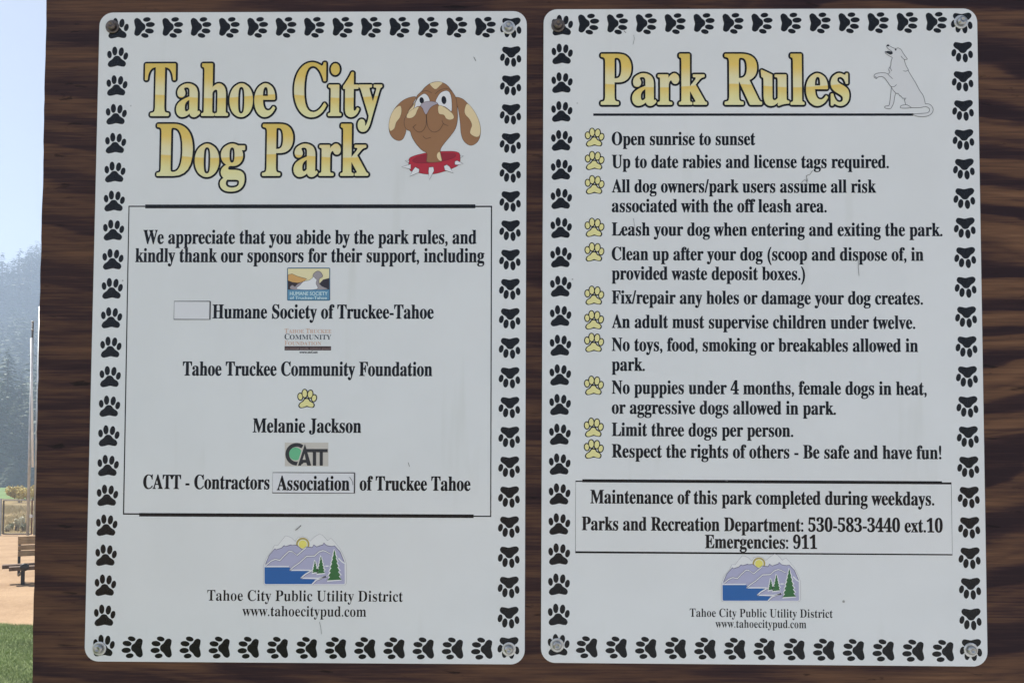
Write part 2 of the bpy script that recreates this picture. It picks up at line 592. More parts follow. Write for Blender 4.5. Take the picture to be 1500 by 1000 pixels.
def flat_mesh(name, loops, mat, y=0.0, scale=1.0):
    V, F = [], []
    for lp in loops:
        b = len(V)
        V += [(x * scale, y, z * scale) for x, z in lp]
        for t in tessellate_polygon([[Vector((x, z, 0)) for x, z in lp]]):
            a, b2, c = (lp[i] for i in t)
            cr = (b2[0] - a[0]) * (c[1] - a[1]) - (b2[1] - a[1]) * (c[0] - a[0])
            F.append(tuple(i + b for i in (t if cr > 0 else t[::-1])))
    me_ = bpy.data.meshes.new(name)
    me_.from_pydata(V, [], F)
    me_.materials.append(mat)
    return me_

PAW = flat_mesh('paw_print', paw_loops(), M['black'], 0.0, 0.0148)
BUL_EDGE = flat_mesh('paw_bullet', [ellipse(x * .93, z * .98, rx + .10, rz + .07, t) for x, z, rx, rz, t in TOES] + [PAD], M['black'], 0.0, 0.0132)
_pin = []
for i in range(len(PAD)):
    d = Vector(PAD[(i + 1) % len(PAD)]) - Vector(PAD[i - 1]); d.normalize()
    # inward normal, whichever way the loop runs
    q = Vector(PAD[i]) + Vector((-d.y, d.x)) * 0.0
    c = Vector((-.04, -.5)); q = q + (c - q).normalized() * 0.13
    _pin.append(tuple(q))
BUL_FILL = flat_mesh('paw_fill', [ellipse(x * .93, z * .98, rx - .01, rz - .04, t) for x, z, rx, rz, t in TOES] + [_pin], inkm(212, 196, 140), 0.0, 0.0132)

def put_flat(name, mesh, sign, u, v, turn, layer, parent=None, scale=1.0):
    o = bpy.data.objects.new(name, mesh)
    COL.objects.link(o)
    o.parent = parent or sign.root
    o.location = (u, sign.y(layer), v)
    o.rotation_euler = (0, -turn, 0)
    o.scale = (scale,) * 3
    return o

def sign_panel(sg):
    r = 0.0195; w, h = SIGN_W / 2, SIGN_H / 2
    lp = []
    for cx, cz, a0 in ((w - r, h - r, 0), (-w + r, h - r, 90), (-w + r, -h + r, 180), (w - r, -h + r, 270)):
        lp += [(cx + r * math.cos(R(a0 + 90 * k / 8)), cz + r * math.sin(R(a0 + 90 * k / 8))) for k in range(9)]
    n = len(lp)
    V = [(x, -0.0002, z) for x, z in lp] + [(x, -SIGN_T + 0.0005, z) for x, z in lp]
    V += [(x * (1 - 0.0006 / w), -SIGN_T, z * (1 - 0.0006 / h)) for x, z in lp]
    F = [tuple(range(n)), tuple(range(2 * n, 3 * n))[::-1]]
    for i in range(n):
        j = (i + 1) % n
        F += [(i, j, n + j, n + i), (n + i, n + j, 2 * n + j, 2 * n + i)]
    o = mesh_obj('panel', V, F, M['face'], sg.root)
    b2 = bmesh.new(); b2.from_mesh(o.data); bmesh.ops.recalc_face_normals(b2, faces=b2.faces); b2.to_mesh(o.data); b2.free()
    return o

def screw(sg, px, py, kind):
    u, v = sg.uv(px, py)
    wm = M['washer'] if kind else M['rust_screw']
    hm = M['screw'] if kind else M['rust_screw']
    b = SIGN_T + 0.0016
    y0 = -b
    s = MB().lathe([(0.0060, 0.0), (0.0063, 0.0012), (0.0058, 0.0026), (0.0042, 0.0036), (0.0026, 0.0039), (0.0022, 0.0026), (0.0001, 0.0024)], (u, y0 - 0.0012, v), 20)
    so = s.build('screw', hm, sg.root, True)
    w_ = MB().lathe([(0.0095, -0.0002), (0.0097, 0.0006), (0.0092, 0.0013), (0.0080, 0.0015), (0.0064, 0.0011), (0.0050, 0.0012)], (u, y0 + 0.0012, v), 24)
    w_.build('washer', wm, so, True)

left = Sign('park_sign', 'white metal sign with cartoon dog head, gold title and sponsor list in a box', -0.2978, 0.2027, -0.0017)
right = Sign('park_sign', 'white metal sign with pencil-drawn sitting dog, gold title and paw-bulleted rules', 0.3348, 0.2036, -0.0034)
for sg in (left, right):
    sign_panel(sg)

def border(sg, tl, tr, bl, br, t0, t1, b0, b1):
    """paw prints walking clockwise: 22 up each side, 13 along top and bottom"""
    A, B, C, D = (sg.uv(*p) for p in (tl, tr, bl, br))
    for k in range(22):
        f = k / 21
        put_flat('paw_print', PAW, sg, A[0] + (C[0] - A[0]) * f, A[1] + (C[1] - A[1]) * f, 0, 1)
        put_flat('paw_print', PAW, sg, B[0] + (D[0] - B[0]) * f, B[1] + (D[1] - B[1]) * f, math.pi, 1)
    T0, T1, B0, B1 = (sg.uv(*p) for p in (t0, t1, b0, b1))
    for k in range(13):
        f = k / 12
        put_flat('paw_print', PAW, sg, T0[0] + (T1[0] - T0[0]) * f, T0[1] + (T1[1] - T0[1]) * f, -math.pi / 2, 1)
        put_flat('paw_print', PAW, sg, B0[0] + (B1[0] - B0[0]) * f, B0[1] + (B1[1] - B0[1]) * f, math.pi / 2, 1)
border(left, (173, 42), (748.5, 41), (152, 945), (745, 948), (211.3, 40.5), (710.8, 40), (194, 947.5), (706, 949.5))
border(right, (823.5, 37.5), (1409, 34), (818, 944), (1422.5, 951), (862, 35.5), (1371.5, 33), (859.7, 947.5), (1381.5, 953))
for sg, pts in ((left, [(165, 40, 0), (745, 41, 1), (146, 949, 1), (745.5, 950, 1)]), (right, [(817.5, 38, 0), (1407, 33, 1), (816, 944, 1), (1421.5, 951, 1)])):
    for x, y, k in pts:
        screw(sg, x, y, k)

def bullet(sg, px, py):
    u, v = sg.uv(px, py)
    o = put_flat('paw_bullet', BUL_EDGE, sg, u, v, 0, 1)
    f = bpy.data.objects.new('fill', BUL_FILL); COL.objects.link(f); f.parent = o; f.location = (0, -0.0002, 0)

# ---- sign with the rules
gmR = gold_mat('gold_title_rules', right.uv(1060, 155)[1], right.uv(1060, 78)[1])
right.title('Park', 877, 1038.5, 76.5, 157, None, gmR)
right.title('Rules', 1058.5, 1247, 76.5, 157, None, gmR)
right.bar('title_underline', 869, 1338, 168.7, 167.6, 3.6)
RULES = [("Open sunrise to sunset", 1106.5, 212.8), ("Up to date rabies and license tags required.", 1302, 246.3),
         ("All dog owners/park users assume all risk", 1283.6, 282.3), ("associated with the off leash area.", 1211, 311),
         ("Leash your dog when entering and exiting the park.", 1380.6, 345.6), ("Clean up after your dog (scoop and dispose of, in", 1353, 381.6),
         ("provided waste deposit boxes.)", 1179.4, 410), ("Fix/repair any holes or damage your dog creates.", 1352, 445.5),
         ("An adult must supervise children under twelve.", 1340.7, 481), ("No toys, food, smoking or breakables allowed in", 1345, 514.7),
         ("park.", 944.7, 543), ("No puppies under 4 months, female dogs in heat,", 1357.5, 577.5),
         ("or aggressive dogs allowed in park.", 1224.5, 606.5), ("Limit three dogs per person.", 1162, 639),
         ("Respect the rights of others - Be safe and have fun!", 1379, 671)]
for s, x1, yb in RULES:
    right.text(s, 896, x1, yb, 19.4)
for x, y in ((870.8, 201.8), (870.8, 235.8), (870.8, 271.2), (870.6, 333.6), (870.5, 369.6), (870.3, 433), (870, 469), (870, 502), (869.8, 564.8), (869.6, 626.2), (869.6, 657.8)):
    bullet(right, x, y)
right.frame('notice_box', 843.2, 704.5, 1395, 812, 1.8)
right.bar('notice_bar', 853, 1379.8, 703.6, 706.8, 4.4, layer=2)
right.text("Maintenance of this park completed during weekdays.", 864.5, 1368.6, 738.4, 19.6)
right.text("Parks and Recreation Department: 530-583-3440 ext.10", 852, 1381, 777.8, 19.6)
right.text("Emergencies: 911", 1032.5, 1197, 803, 19.2)
right.text("Tahoe City Public Utility District", 1010.4, 1219.7, 903.5, 11.8, thin=True, vweight=0.00012)
right.text("www.tahoecitypud.com", 1048, 1181, 919, 11.4, thin=True, vweight=0.00012)

# ---- sign with the sponsors
gmL = gold_mat('gold_title_place', left.uv(400, 171)[1], left.uv(400, 93)[1])
gmL2 = gold_mat('gold_title_park', left.uv(400, 258)[1], left.uv(400, 181)[1])
left.title('Tahoe', 208.5, 406, 90.5, 173.5, None, gmL)
left.title('City', 427.5, 562.5, 90.5, 173.5, None, gmL)
left.title('Dog', 226, 361.5, 179, 261, None, gmL2)
left.title('Park', 381, 542.5, 179, 261, None, gmL2)
a = left.uv(189, 302.3); b = left.uv(720, 302.5); c = left.uv(718.8, 755.8); d = left.uv(181, 752.2)
left.stroke('sponsor_box', [a, b, c, d], 0.0017, M['black'], 1.0, None, True)
left.bar('sponsor_bar', 212.8, 696.3, 302.3, 302.5, 5.6, layer=2)
left.bar('sponsor_bar', 204, 693.8, 753, 756, 5.0, layer=2)
left.text("We appreciate that you abide by the park rules, and", 209.5, 698, 357.3, 20.6)
left.text("kindly thank our sponsors for their support, including", 198, 709.6, 384.2, 20.6)
left.text("Humane Society of Truckee-Tahoe", 311, 635.3, 466.6, 20.6)
left.text("Tahoe Truckee Community Foundation", 267.5, 633.3, 550.3, 20.6)
left.text("Melanie Jackson", 370, 529.2, 633.4, 20.6)
left.text("CATT - Contractors", 209.5, 394.8, 716, 20.6)
left.text("of Truckee Tahoe", 526.6, 689.2, 718.2, 20.6)
bullet(left, 449.8, 584)
left.text("Tahoe City Public Utility District", 303.5, 590, 880, 15.4, thin=True, vweight=0.00016)
left.text("www.tahoecitypud.com", 355, 536.3, 902.2, 14.8, thin=True, vweight=0.00016)
# two pasted correction strips
def strip(x0, y0, x1, y1):
    a = left.uv(x0, y0); b = left.uv(x1, y1)
    o = left.poly('correction_strip', [[(a[0], b[1]), (b[0], b[1]), (b[0], a[1]), (a[0], a[1])]], inkm(190, 196, 203), 3.0)
    left.stroke('strip_edge', [(a[0], a[1]), (b[0], a[1]), (b[0], b[1]), (a[0], b[1])], 0.0008, inkm(70, 72, 76), 4.0, o, True)
    left.stroke('strip_edge', [(b[0], a[1]), (b[0], b[1])], 0.0018, inkm(60, 62, 66), 4.5, o)
    return o
strip(255.4, 441.3, 307.6, 467.8)
st = strip(399.6, 691.8, 519.2, 722)
left.text("Association", 405.5, 512.2, 717.8, 20.6, layer=5.0, parent=st)

# ---- drawings: outlines measured in enlarged views (origin x, origin y, enlargement)
def tracer(sg, ox, oy, k, bx=None):
    def f(pts):
        return [sg.uv(ox + x / k, oy + y / k) for x, y in pts]
    return f

def draw(sg, T, name, pts, col, layer, parent, curve=True, edge=None, ew=0.0007):
    lp = T(smooth_loop(pts, 4) if curve else pts)
    o = sg.poly(name, [lp], inkm(*col), layer, parent)
    if edge:
        sg.stroke('outline', lp, ew, inkm(*edge), layer + 0.4, parent or o, True)
    return o

# cartoon dog head
T = tracer(left, 560, 100, 5.88)
BR, CRM, LN = (134, 101, 72), (200, 184, 148), (84, 66, 54)
collar = [(230,785),(270,757),(340,738),(420,724),(500,718),(600,716),(650,725),(668,745),(670,800),(655,835),(600,865),(530,890),(450,910),(370,912),(300,898),(250,888),(232,860)]
head = [(480,118),(420,130),(370,165),(340,200),(300,240),(285,290),(240,340),(215,395),(192,440),(190,490),(210,530),(240,545),(255,590),(290,650),(340,705),(383,732),(385,770),(385,806),(440,812),(512,800),(505,755),(500,720),(505,690),(540,640),(590,580),(630,520),(648,440),(645,340),(635,260),(600,200),(560,150),(520,127)]
earl = [(290,248),(230,255),(170,285),(110,345),(70,420),(57,500),(65,560),(95,605),(140,625),(175,612),(195,575),(205,535),(200,480),(205,430),(225,385),(245,340),(270,295)]
earr = [(630,252),(690,265),(740,310),(790,370),(830,450),(847,530),(838,600),(810,645),(765,666),(725,650),(695,615),(678,560),(672,480),(662,400),(650,340),(636,300)]
dog = left.poly('dog_picture', [T(smooth_loop(earl)), ], inkm(*BR), 1.0)
left.stroke('outline', T(smooth_loop(earl)), 0.0006, inkm(*LN), 1.4, dog, True)
draw(left, T, 'ear', earr, BR, 1.0, dog, True, LN, 0.0006)
draw(left, T, 'collar', collar, (158, 44, 58), 1.0, dog, True, (96, 40, 48), 0.0006)
draw(left, T, 'collar_inside', [(262,795),(300,768),(385,745),(500,735),(600,735),(632,745),(625,765),(580,785),(500,803),(400,815),(320,818),(280,812)], (132, 38, 52), 2.0, dog, True, (90, 36, 44), 0.0005)
draw(left, T, 'head', head, BR, 3.0, dog, True, LN, 0.0007)
for nm, pts in (('patch', [(410,138),(440,125),(480,118),(520,127),(495,155),(465,182),(440,175)]),
                ('patch', [(155,325),(166,375),(150,430),(120,470),(105,520),(75,542),(62,530),(57,490),(70,420),(105,355)]),
                ('patch', [(735,308),(790,370),(830,450),(846,530),(836,585),(800,592),(758,565),(760,530),(772,490),(750,440),(715,400),(710,355)]),
                ('patch', [(285,290),(262,330),(235,360),(222,385),(250,365),(276,340)]),
                ('patch', [(475,735),(495,722),(505,760),(512,798),(490,795),(470,765)])):
    draw(left, T, nm, pts, CRM, 4.0, dog, True, (120, 98, 74), 0.0004)
for pts in ([(355,222),(385,232),(405,262),(408,290),(380,294),(345,308),(330,328),(300,333),(275,347),(285,300),(310,255)],
            [(545,195),(575,205),(592,240),(600,300),(598,372),(575,360),(540,335),(490,322),(475,302),(460,290),(470,260),(500,215)]):
    draw(left, T, 'eye', pts, (204, 210, 214), 4.0, dog, True, LN, 0.0006)
for e in (ellipse(340, 280, 19, 28, -.2), ellipse(531, 277, 21, 35, -.1)):
    draw(left, T, 'pupil', e, (26, 28, 36), 5.0, dog, False)
draw(left, T, 'patch', [(315,335),(280,345),(235,375),(212,405),(215,430),(255,430),(285,405),(300,370)], CRM, 5.0, dog, True, (120, 98, 74), 0.0004)
draw(left, T, 'patch', [(490,322),(530,335),(580,370),(612,405),(614,435),(580,447),(550,435),(530,405),(490,395),(480,355)], CRM, 5.0, dog, True, (120, 98, 74), 0.0004)
draw(left, T, 'nose', [(330,325),(355,298),(400,288),(450,292),(478,308),(440,325),(410,350),(380,400),(360,380),(348,350)], (150, 146, 158), 6.0, dog, True, LN, 0.0005)
left.stroke('mouth', [T(smooth_loop(q, 4, False)) for q in ([(378,400),(380,450),(375,500),(350,540),(320,552),(290,540),(266,508)],
            [(380,400),(385,470),(400,520),(430,548),(465,550),(500,525),(525,480)], [(262,512),(278,500),(292,488)], [(515,450),(525,478),(545,490),(570,497)],
            [(350,585),(375,608),(420,598)], [(340,205),(385,197),(425,215)], [(455,225),(500,190),(560,178),(600,205)])], 0.0007, inkm(*LN), 6.5, dog)
for sp in ([(245,828),(168,852),(245,872)], [(285,852),(320,872),(315,900),(238,933),(262,882)], [(402,855),(440,852),(446,885),(406,962),(398,890)],
           [(530,845),(555,832),(580,850),(612,905),(540,880)], [(625,805),(645,797),(697,825),(650,835),(625,832)], [(672,752),(698,757),(672,775)], [(232,797),(197,798),(228,818)]):
    draw(left, T, 'spike', sp, (200, 206, 210), 6.0, dog, False, (60, 60, 66), 0.0005)

# pencil-drawn sitting dog
T = tracer(right, 1260, 50, 7.143)
body = [(285,115),(330,140),(370,155),(395,148),(425,165),(450,205),(475,240),(492,265),(465,272),(470,310),(485,345),(505,390),(540,450),(580,515),(620,590),(655,640),(672,690),(680,732),(720,735),(750,760),(763,795),(745,835),(700,860),(640,867),(580,857),(545,840),(650,832),(705,825),(722,800),(712,778),(680,764),(620,772),(535,774),(490,778),(440,778),(418,768),(432,750),(475,742),(465,700),(445,675),(415,650),(375,622),(360,660),(350,720),(335,755),(315,782),(275,782),(255,770),(265,755),(298,750),(308,720),(318,640),(325,565),(290,510),(260,470),(235,450),(195,450),(170,468),(148,455),(152,425),(185,412),(235,407),(270,412),(295,420),(298,380),(305,355),(320,330),(322,290),(333,255),(300,230),(264,203),(262,183),(295,182),(318,172),(290,155),(275,132)]
sd_ = right.poly('dog_drawing', [T(smooth_loop(body, 2))], inkm(186, 192, 197), 2.2)
LNS = [[(285,115),(330,140),(370,155),(395,148),(425,165),(450,205),(475,240),(492,265),(460,268),(440,250),(425,232)],
       [(460,268),(470,310),(485,345),(500,370),(505,390),(540,450),(580,515),(620,590),(655,640),(672,690),(680,732)],
       [(285,115),(275,130),(290,155),(330,185),(338,205)], [(262,180),(262,200),(300,230),(330,245),(335,255)],
       [(335,255),(322,290),(320,330),(305,355),(298,380),(310,395),(295,420)], [(450,385),(475,392),(503,380)],
       [(340,470),(310,445),(280,415),(235,407),(185,412),(152,425),(145,450),(160,465),(170,468)],
       [(170,468),(195,450),(235,450),(260,470),(290,510),(320,550),(355,552),(380,530)],
       [(152,450),(165,452),(168,466)], [(310,345),(318,365),(330,390)],
       [(320,550),(345,590),(380,625),(395,622),(415,650),(425,650),(445,675),(460,672),(465,700),(475,742)], [(465,690),(472,680),(480,668)],
       [(325,565),(318,640),(308,720),(298,750),(265,755),(255,770),(275,782),(315,782),(335,755),(350,720),(360,660),(372,620)],
       [(535,772),(500,748),(475,742),(430,750),(418,770),(440,777),(490,777),(535,772)],
       [(535,772),(620,772),(680,762),(715,775),(725,800),(705,825),(650,832),(545,838)],
       [(680,732),(720,735),(750,760),(763,795),(745,835),(700,860),(640,867),(580,857),(545,838)]]
right.stroke('ink_lines', [T(smooth_loop(q, 4, False)) for q in LNS], 0.00062, inkm(48, 52, 56), 3.4, sd_)
draw(right, T, 'mouth', [(262,190),(290,180),(330,188),(338,208),(315,218),(285,205)], (40, 42, 46), 3.6, sd_)
draw(right, T, 'nose', ellipse(290, 122, 14, 10), (30, 32, 36), 3.6, sd_, False)
draw(right, T, 'eye', ellipse(370, 167, 9, 9), (30, 32, 36), 3.6, sd_, False)

# utility district emblem (both signs)
def emblem(sg, fx, fy):
    """fx, fy turn the enlarged-view coordinates into photograph pixels"""
    k = (sg.uv(fx(1290), 800)[0] - sg.uv(fx(148), 800)[0]) / (1290 - 148)
    T = lambda pts: [sg.uv(fx(x), fy(y)) for x, y in pts]
    LAV, GRY, WHT, PUR = (150, 154, 182), (150, 153, 160), (202, 208, 214), (92, 92, 118)
    outer = [(150,545),(165,500),(190,440),(225,390),(270,330),(300,265),(350,265),(400,195),(450,135),(490,140),(540,165),(585,210),(620,160),(685,143),(745,160),(790,205),(850,150),(915,108),(960,125),(1030,200),(1075,165),(1130,220),(1200,310),(1260,430),(1290,520),(1290,780),(1272,806),(170,806),(148,785)]
    root = sg.poly('emblem', [T(outer)], inkm(196, 202, 206), 1.0)
    sg.stroke('emblem_outline', T(outer), 4.5 * k, inkm(*GRY), 1.5, root, True)
    for cx, cy, r0, col, ly in ((690, 250, 92, (150, 140, 84), 2.0), (690, 252, 68, (202, 204, 190), 2.3), (690, 250, 56, (208, 194, 104), 2.6)):
        a0 = 0.0 if r0 > 60 else -1
        lp = [(cx + r0 * math.cos(t), cy - r0 * math.sin(t)) for t in (math.pi * (-0.18 + 1.36 * j / 24) for j in range(25))] if r0 > 60 else ellipse(cx, cy, r0, r0)
        if r0 > 60: lp.append((690, 325))
        sg.poly('sun', [T(lp)], inkm(*col), ly, root)
    ranges = [(180,520),(230,400),(290,330),(310,312),(325,325),(400,300),(435,268),(455,280),(530,258),(540,266),(600,260),(650,295),(680,320),(700,315),(740,285),(820,295),(842,258),(880,285),(970,255),(978,230),(1010,262),(1030,270),(1090,280),(1125,270),(1200,350),(1262,500),(1265,785),(1250,798),(820,798),(165,798),(165,545)]
    sg.poly('mountains', [T(ranges)], inkm(*LAV), 3.0, root)
    sg.stroke('ridge_line', T(ranges[:26]), 8 * k, inkm(*PUR), 3.3, root)
    sg.poly('lake', [T([(165,562),(505,562),(530,608),(780,616),(760,640),(668,700),(690,722),(860,732),(820,796),(185,796),(165,780)])], inkm(38, 88, 150), 4.0, root)
    ln = [[(180,540),(250,480),(310,455),(375,470),(430,410),(500,345),(545,350),(610,400),(680,340),(740,290)],
          [(512,604),(560,560),(640,505),(740,415),(850,410),(910,355),(965,335),(1010,350),(1070,385)],
          [(512,605),(640,605),(800,605)], [(664,714),(720,665),(820,605)], [(664,714),(900,714),(1010,690)], [(820,795),(880,738),(1020,685)], [(165,555),(500,555)],
          [(1180,440),(1230,490),(1265,510)], [(1000,548),(1045,548)]]
    sg.stroke('ridge_line', [T(q) for q in ln], 17 * k, inkm(*WHT), 5.0, root)
    sg.stroke('ridge_line', [T([(x, y - 11) for x, y in q]) for q in (ln[0], ln[1])] + [T([(x + 6, y + 11) for x, y in q]) for q in (ln[0], ln[1], ln[3], ln[5])], 5 * k, inkm(*PUR), 5.4, root)
    sg.stroke('emblem_outline', T([(160,545),(160,785),(175,800),(1255,800),(1275,785),(1275,530)]), 9 * k, inkm(*WHT), 5.2, root)
    for cx, top, bot, hw, n in ((1125, 325, 752, 98, 7), (940, 412, 660, 58, 6), (858, 475, 648, 40, 5)):
        L, Rr = [], []
        for i in range(n):
            t = (i + 1) / n; y = top + (bot - top) * t
            L += [(cx - hw * t, y - 8), (cx - hw * t * 0.72, y + 6)]
            Rr += [(cx + hw * t, y - 18), (cx + hw * t * 0.72, y - 4)]
        tree = [(cx, top)] + Rr[:-1] + L[:-1][::-1]
        tl = T(tree)
        sg.stroke('tree_outline', tl, 24 * k, inkm(*WHT), 6.0, root, True)
        sg.poly('tree', [tl], inkm(52, 98, 62), 6.6, root)
    return root
emblem(left, lambda x: 370 + x / 9.375, lambda y: 770 + y / 9.375)
emblem(right, lambda x: 1056.5 + (x - 148) / 1142 * 116.2, lambda y: 810.8 + (y - 108) / 698 * 69.4)

# animal charity emblem
T = tracer(left, 400, 380, 6.667)
lg = left.poly('charity_emblem', [T([(137,88),(145,80),(550,80),(558,88),(558,394),(550,402),(145,402),(137,394)])], inkm(62, 96, 122), 1.0)
draw(left, T, 'sky_field', [(146,90),(549,90),(549,292),(146,292)], (206, 194, 158), 2.0, lg, False)
draw(left, T, 'hill', [(146,152),(185,140),(240,165),(330,190),(300,215),(240,235),(200,240),(146,215)], (182, 146, 92), 3.0, lg, False, (60, 52, 46), 0.0004)
draw(left, T, 'hill', [(146,205),(190,222),(240,228),(290,222),(250,292),(146,292)], (52, 46, 50), 3.6, lg, False)
draw(left, T, 'hill', [(450,240),(490,197),(549,182),(549,292),(450,292)], (46, 44, 54), 3.6, lg, False)
draw(left, T, 'dog_tail', [(165,270),(190,250),(215,265),(240,240),(290,225),(270,292),(180,292)], (138, 134, 142), 4.2, lg, True, (50, 48, 54), 0.0004)
draw(left, T, 'dog_figure', [(390,160),(410,128),(440,114),(468,128),(485,158),(478,175),(455,188),(450,228),(480,262),(535,290),(410,292),(405,230)], (138, 136, 142), 4.8, lg, True, (50, 48, 54), 0.0005)
draw(left, T, 'cat_figure', [(235,291),(270,245),(300,215),(355,203),(385,180),(400,168),(412,185),(428,200),(420,235),(428,291)], (212, 216, 220), 5.6, lg, True, (50, 48, 54), 0.0004)
draw(left, T, 'band', [(146,297),(549,297),(549,394),(146,394)], (84, 130, 162), 6.0, lg, False)
left.text("HUMANE SOCIETY", 424.8, 480, 432 + 0.6, 5.2, 'emblem_lettering', 0.00012, inkm(178, 204, 218), False, 7.0, lg)
left.text("of Truckee-Tahoe", 424.8, 479, 438.4, 4.4, 'emblem_lettering', 0.00012, inkm(178, 204, 218), False, 7.0, lg)
# community foundation emblem
fo = left.bar('foundation_emblem', 416.8, 485, 510, 510, 6.0, inkm(62, 48, 50))
left.text("uncommon people, common ground", 418, 484, 511.8, 3.2, 'emblem_lettering', 0.00005, inkm(128, 112, 110), False, 2.0, fo)
TAN = inkm(176, 150, 136)
for s, x0, x1, yb, cp in (("T", 416.8, 422.4, 487.8, 6.6), ("AHOE", 422.8, 445.5, 487.8, 5.2), ("T", 448, 453.6, 487.8, 6.6), ("RUCKEE", 454, 485.5, 487.8, 5.2),
                          ("F", 417, 421.5, 505.4, 6.6), ("OUNDATION", 422, 470.5, 505.4, 5.2)):
    left.text(s, x0, x1, yb, cp, 'emblem_lettering', 0.0, TAN, True, 1.0, fo, True, 0.00008)
left.text("C", 416.8, 424, 497.2, 8.4, 'emblem_lettering', 0.0, inkm(44, 52, 62), True, 1.0, fo, True, 0.0001)
left.text("OMMUNITY", 424.4, 485.2, 497.2, 7.0, 'emblem_lettering', 0.0, inkm(44, 52, 62), True, 1.0, fo, True, 0.0001)
left.text("www.ttcf.net", 438.5, 465.4, 517.4, 3.8, 'emblem_lettering', 0.00016, M['text'], False, 1.0, fo)
# contractors emblem
T = tracer(left, 390, 560, 5.88)
DK = (46, 48, 52)
ct = left.poly('contractor_emblem', [T([(160,517),(535,517),(535,720),(160,720)])], inkm(172, 172, 168), 1.0)
ring = [(262 + 97 * math.cos(t), 617 - 97 * math.sin(t)) for t in (R(52 + 256 * j / 30) for j in range(31))] + \
       [(262 + 64 * math.cos(t), 617 - 64 * math.sin(t)) for t in (R(308 - 256 * j / 30) for j in range(31))]
draw(left, T, 'letter_c', ring, DK, 2.0, ct, False)
draw(left, T, 'disc', ellipse(253, 614, 56, 56), (92, 164, 126), 2.6, ct, False)
left.poly('letter_gap', [T([(322,530),(334,530),(276,716),(262,716)])], inkm(172, 172, 168), 3.2, ct)
draw(left, T, 'letter_a', [(334,528),(388,715),(354,715),(345,690),(308,690),(300,715),(274,715)], DK, 3.6, ct, False)
draw(left, T, 'letter_a_hole', [(331,612),(340,664),(314,664)], (172, 172, 168), 4.0, ct, False)
draw(left, T, 'letter_t', [(345,572),(530,572),(530,600),(430,600),(430,715),(402,715),(402,600),(354,600)], DK, 4.4, ct, False)
draw(left, T, 'letter_t', [(461,598),(488,598),(488,715),(461,715)], DK, 4.4, ct, False)

# scratches and gouges
def scratches(sg, lines):
    first = None
    for pts, w in lines:
        o = sg.stroke('scratch', [sg.uv(*p) for p in smooth_loop(pts, 3, False)], w, inkm(92, 94, 96), 7.5)
scratches(right, [([(1172, 270), (1178, 264), (1183, 266), (1181, 258), (1186, 256), (1190, 250)], 0.0006), ([(1181, 262), (1182, 272), (1179, 274)], 0.0006),
                  ([(1257, 380), (1257, 392), (1258, 404)], 0.0006), ([(928, 52), (929, 58), (927, 66)], 0.0005), ([(928, 320), (929, 332), (928, 342)], 0.0005),
                  ([(914, 46), (917, 49)], 0.0008), ([(1062, 703), (1066, 704)], 0.0012)])
scratches(left, [([(433, 776), (437, 773), (441, 769)], 0.0011), ([(598, 677), (600, 683)], 0.0007), ([(694, 84), (697, 90)], 0.0009),
                 ([(468, 910), (470, 918), (471, 928)], 0.0005), ([(512, 698), (516, 704), (517, 710)], 0.0007)])

# ------------------------------------------------------------------ ground
def ground_mat(name, c0, c1, s1, s2, bd):
    mt, nt, bs = new_mat(name)
    v = coords(nt)
    a = noise_tex(nt, v, s1, 5.0, 0.6, 0.3); b = noise_tex(nt, v, s2, 4.0, 0.65)
    f = math_n(nt, 'ADD', math_n(nt, 'MULTIPLY', a, 0.6), math_n(nt, 'MULTIPLY', b, 0.4))
    r = ramp(nt, [(0.34, c0), (0.64, c1)]); nt.links.new(f, r.inputs[0])
    nt.links.new(r.outputs[0], bs.inputs['Base Color'])
    bs.inputs['Roughness'].default_value = 0.95
    bs.inputs['Specular IOR Level'].default_value = 0.15
    bump(nt, bs, b, 0.7, bd)
    return mt
M['sand'] = ground_mat('decomposed_granite', (0.25, 0.165, 0.10), (0.40, 0.28, 0.175), 1.1, 26.0, 0.02)
M['soil'] = ground_mat('lawn_soil', (0.09, 0.12, 0.045), (0.14, 0.18, 0.07), 3.0, 60.0, 0.02)
M['dry'] = ground_mat('dry_meadow', (0.20, 0.145, 0.075), (0.34, 0.26, 0.13), 0.35, 9.0, 0.05)
M['turf'] = ground_mat('mown_turf', (0.10, 0.16, 0.05), (0.16, 0.23, 0.08), 0.15, 6.0, 0.03)
M['blade'] = simple_mat('grass_blade', (0.25, 0.31, 0.12), 0.6, 0.5, 0.9)
M['dryblade'] = simple_mat('straw_blade', (0.36, 0.30, 0.16), 0.8, 0.3, 0.9)

g = 460.0
# ground: finer near the yard, gently uneven there
V, F = [], []
xs = [-g, -200, -90, -50] + [-36 + 0.6 * i for i in range(91)] + [40, 120, g]
ys = [-g, -120, -40, -16] + [-9 + 0.6 * i for i in range(61)] + [40, 90, 200, g]
for y in ys:
    for x in xs:
        z = -0.012 + 0.010 * noise.noise((x * 0.9, y * 0.9, 0)) if (-35 < x < 17 and 8 < y < 25) else -0.012
        V.append((x, y, z))
nx = len(xs)
for j in range(len(ys) - 1):
    for i in range(nx - 1):
        F.append((j * nx + i, j * nx + i + 1, (j + 1) * nx + i + 1, (j + 1) * nx + i))
tag(mesh_obj('ground', V, F, M['sand']), kind='structure')

def sheet(name, pts, z, mat):
    tri = tessellate_polygon([[Vector((x, y, 0)) for x, y in pts]])
    Fq = []
    for t in tri:
        a, b, c = (pts[i] for i in t)
        cr = (b[0] - a[0]) * (c[1] - a[1]) - (b[1] - a[1]) * (c[0] - a[0])
        Fq.append(t if cr > 0 else t[::-1])
    return tag(mesh_obj(name, [(x, y, z) for x, y in pts], Fq, mat), kind='structure')

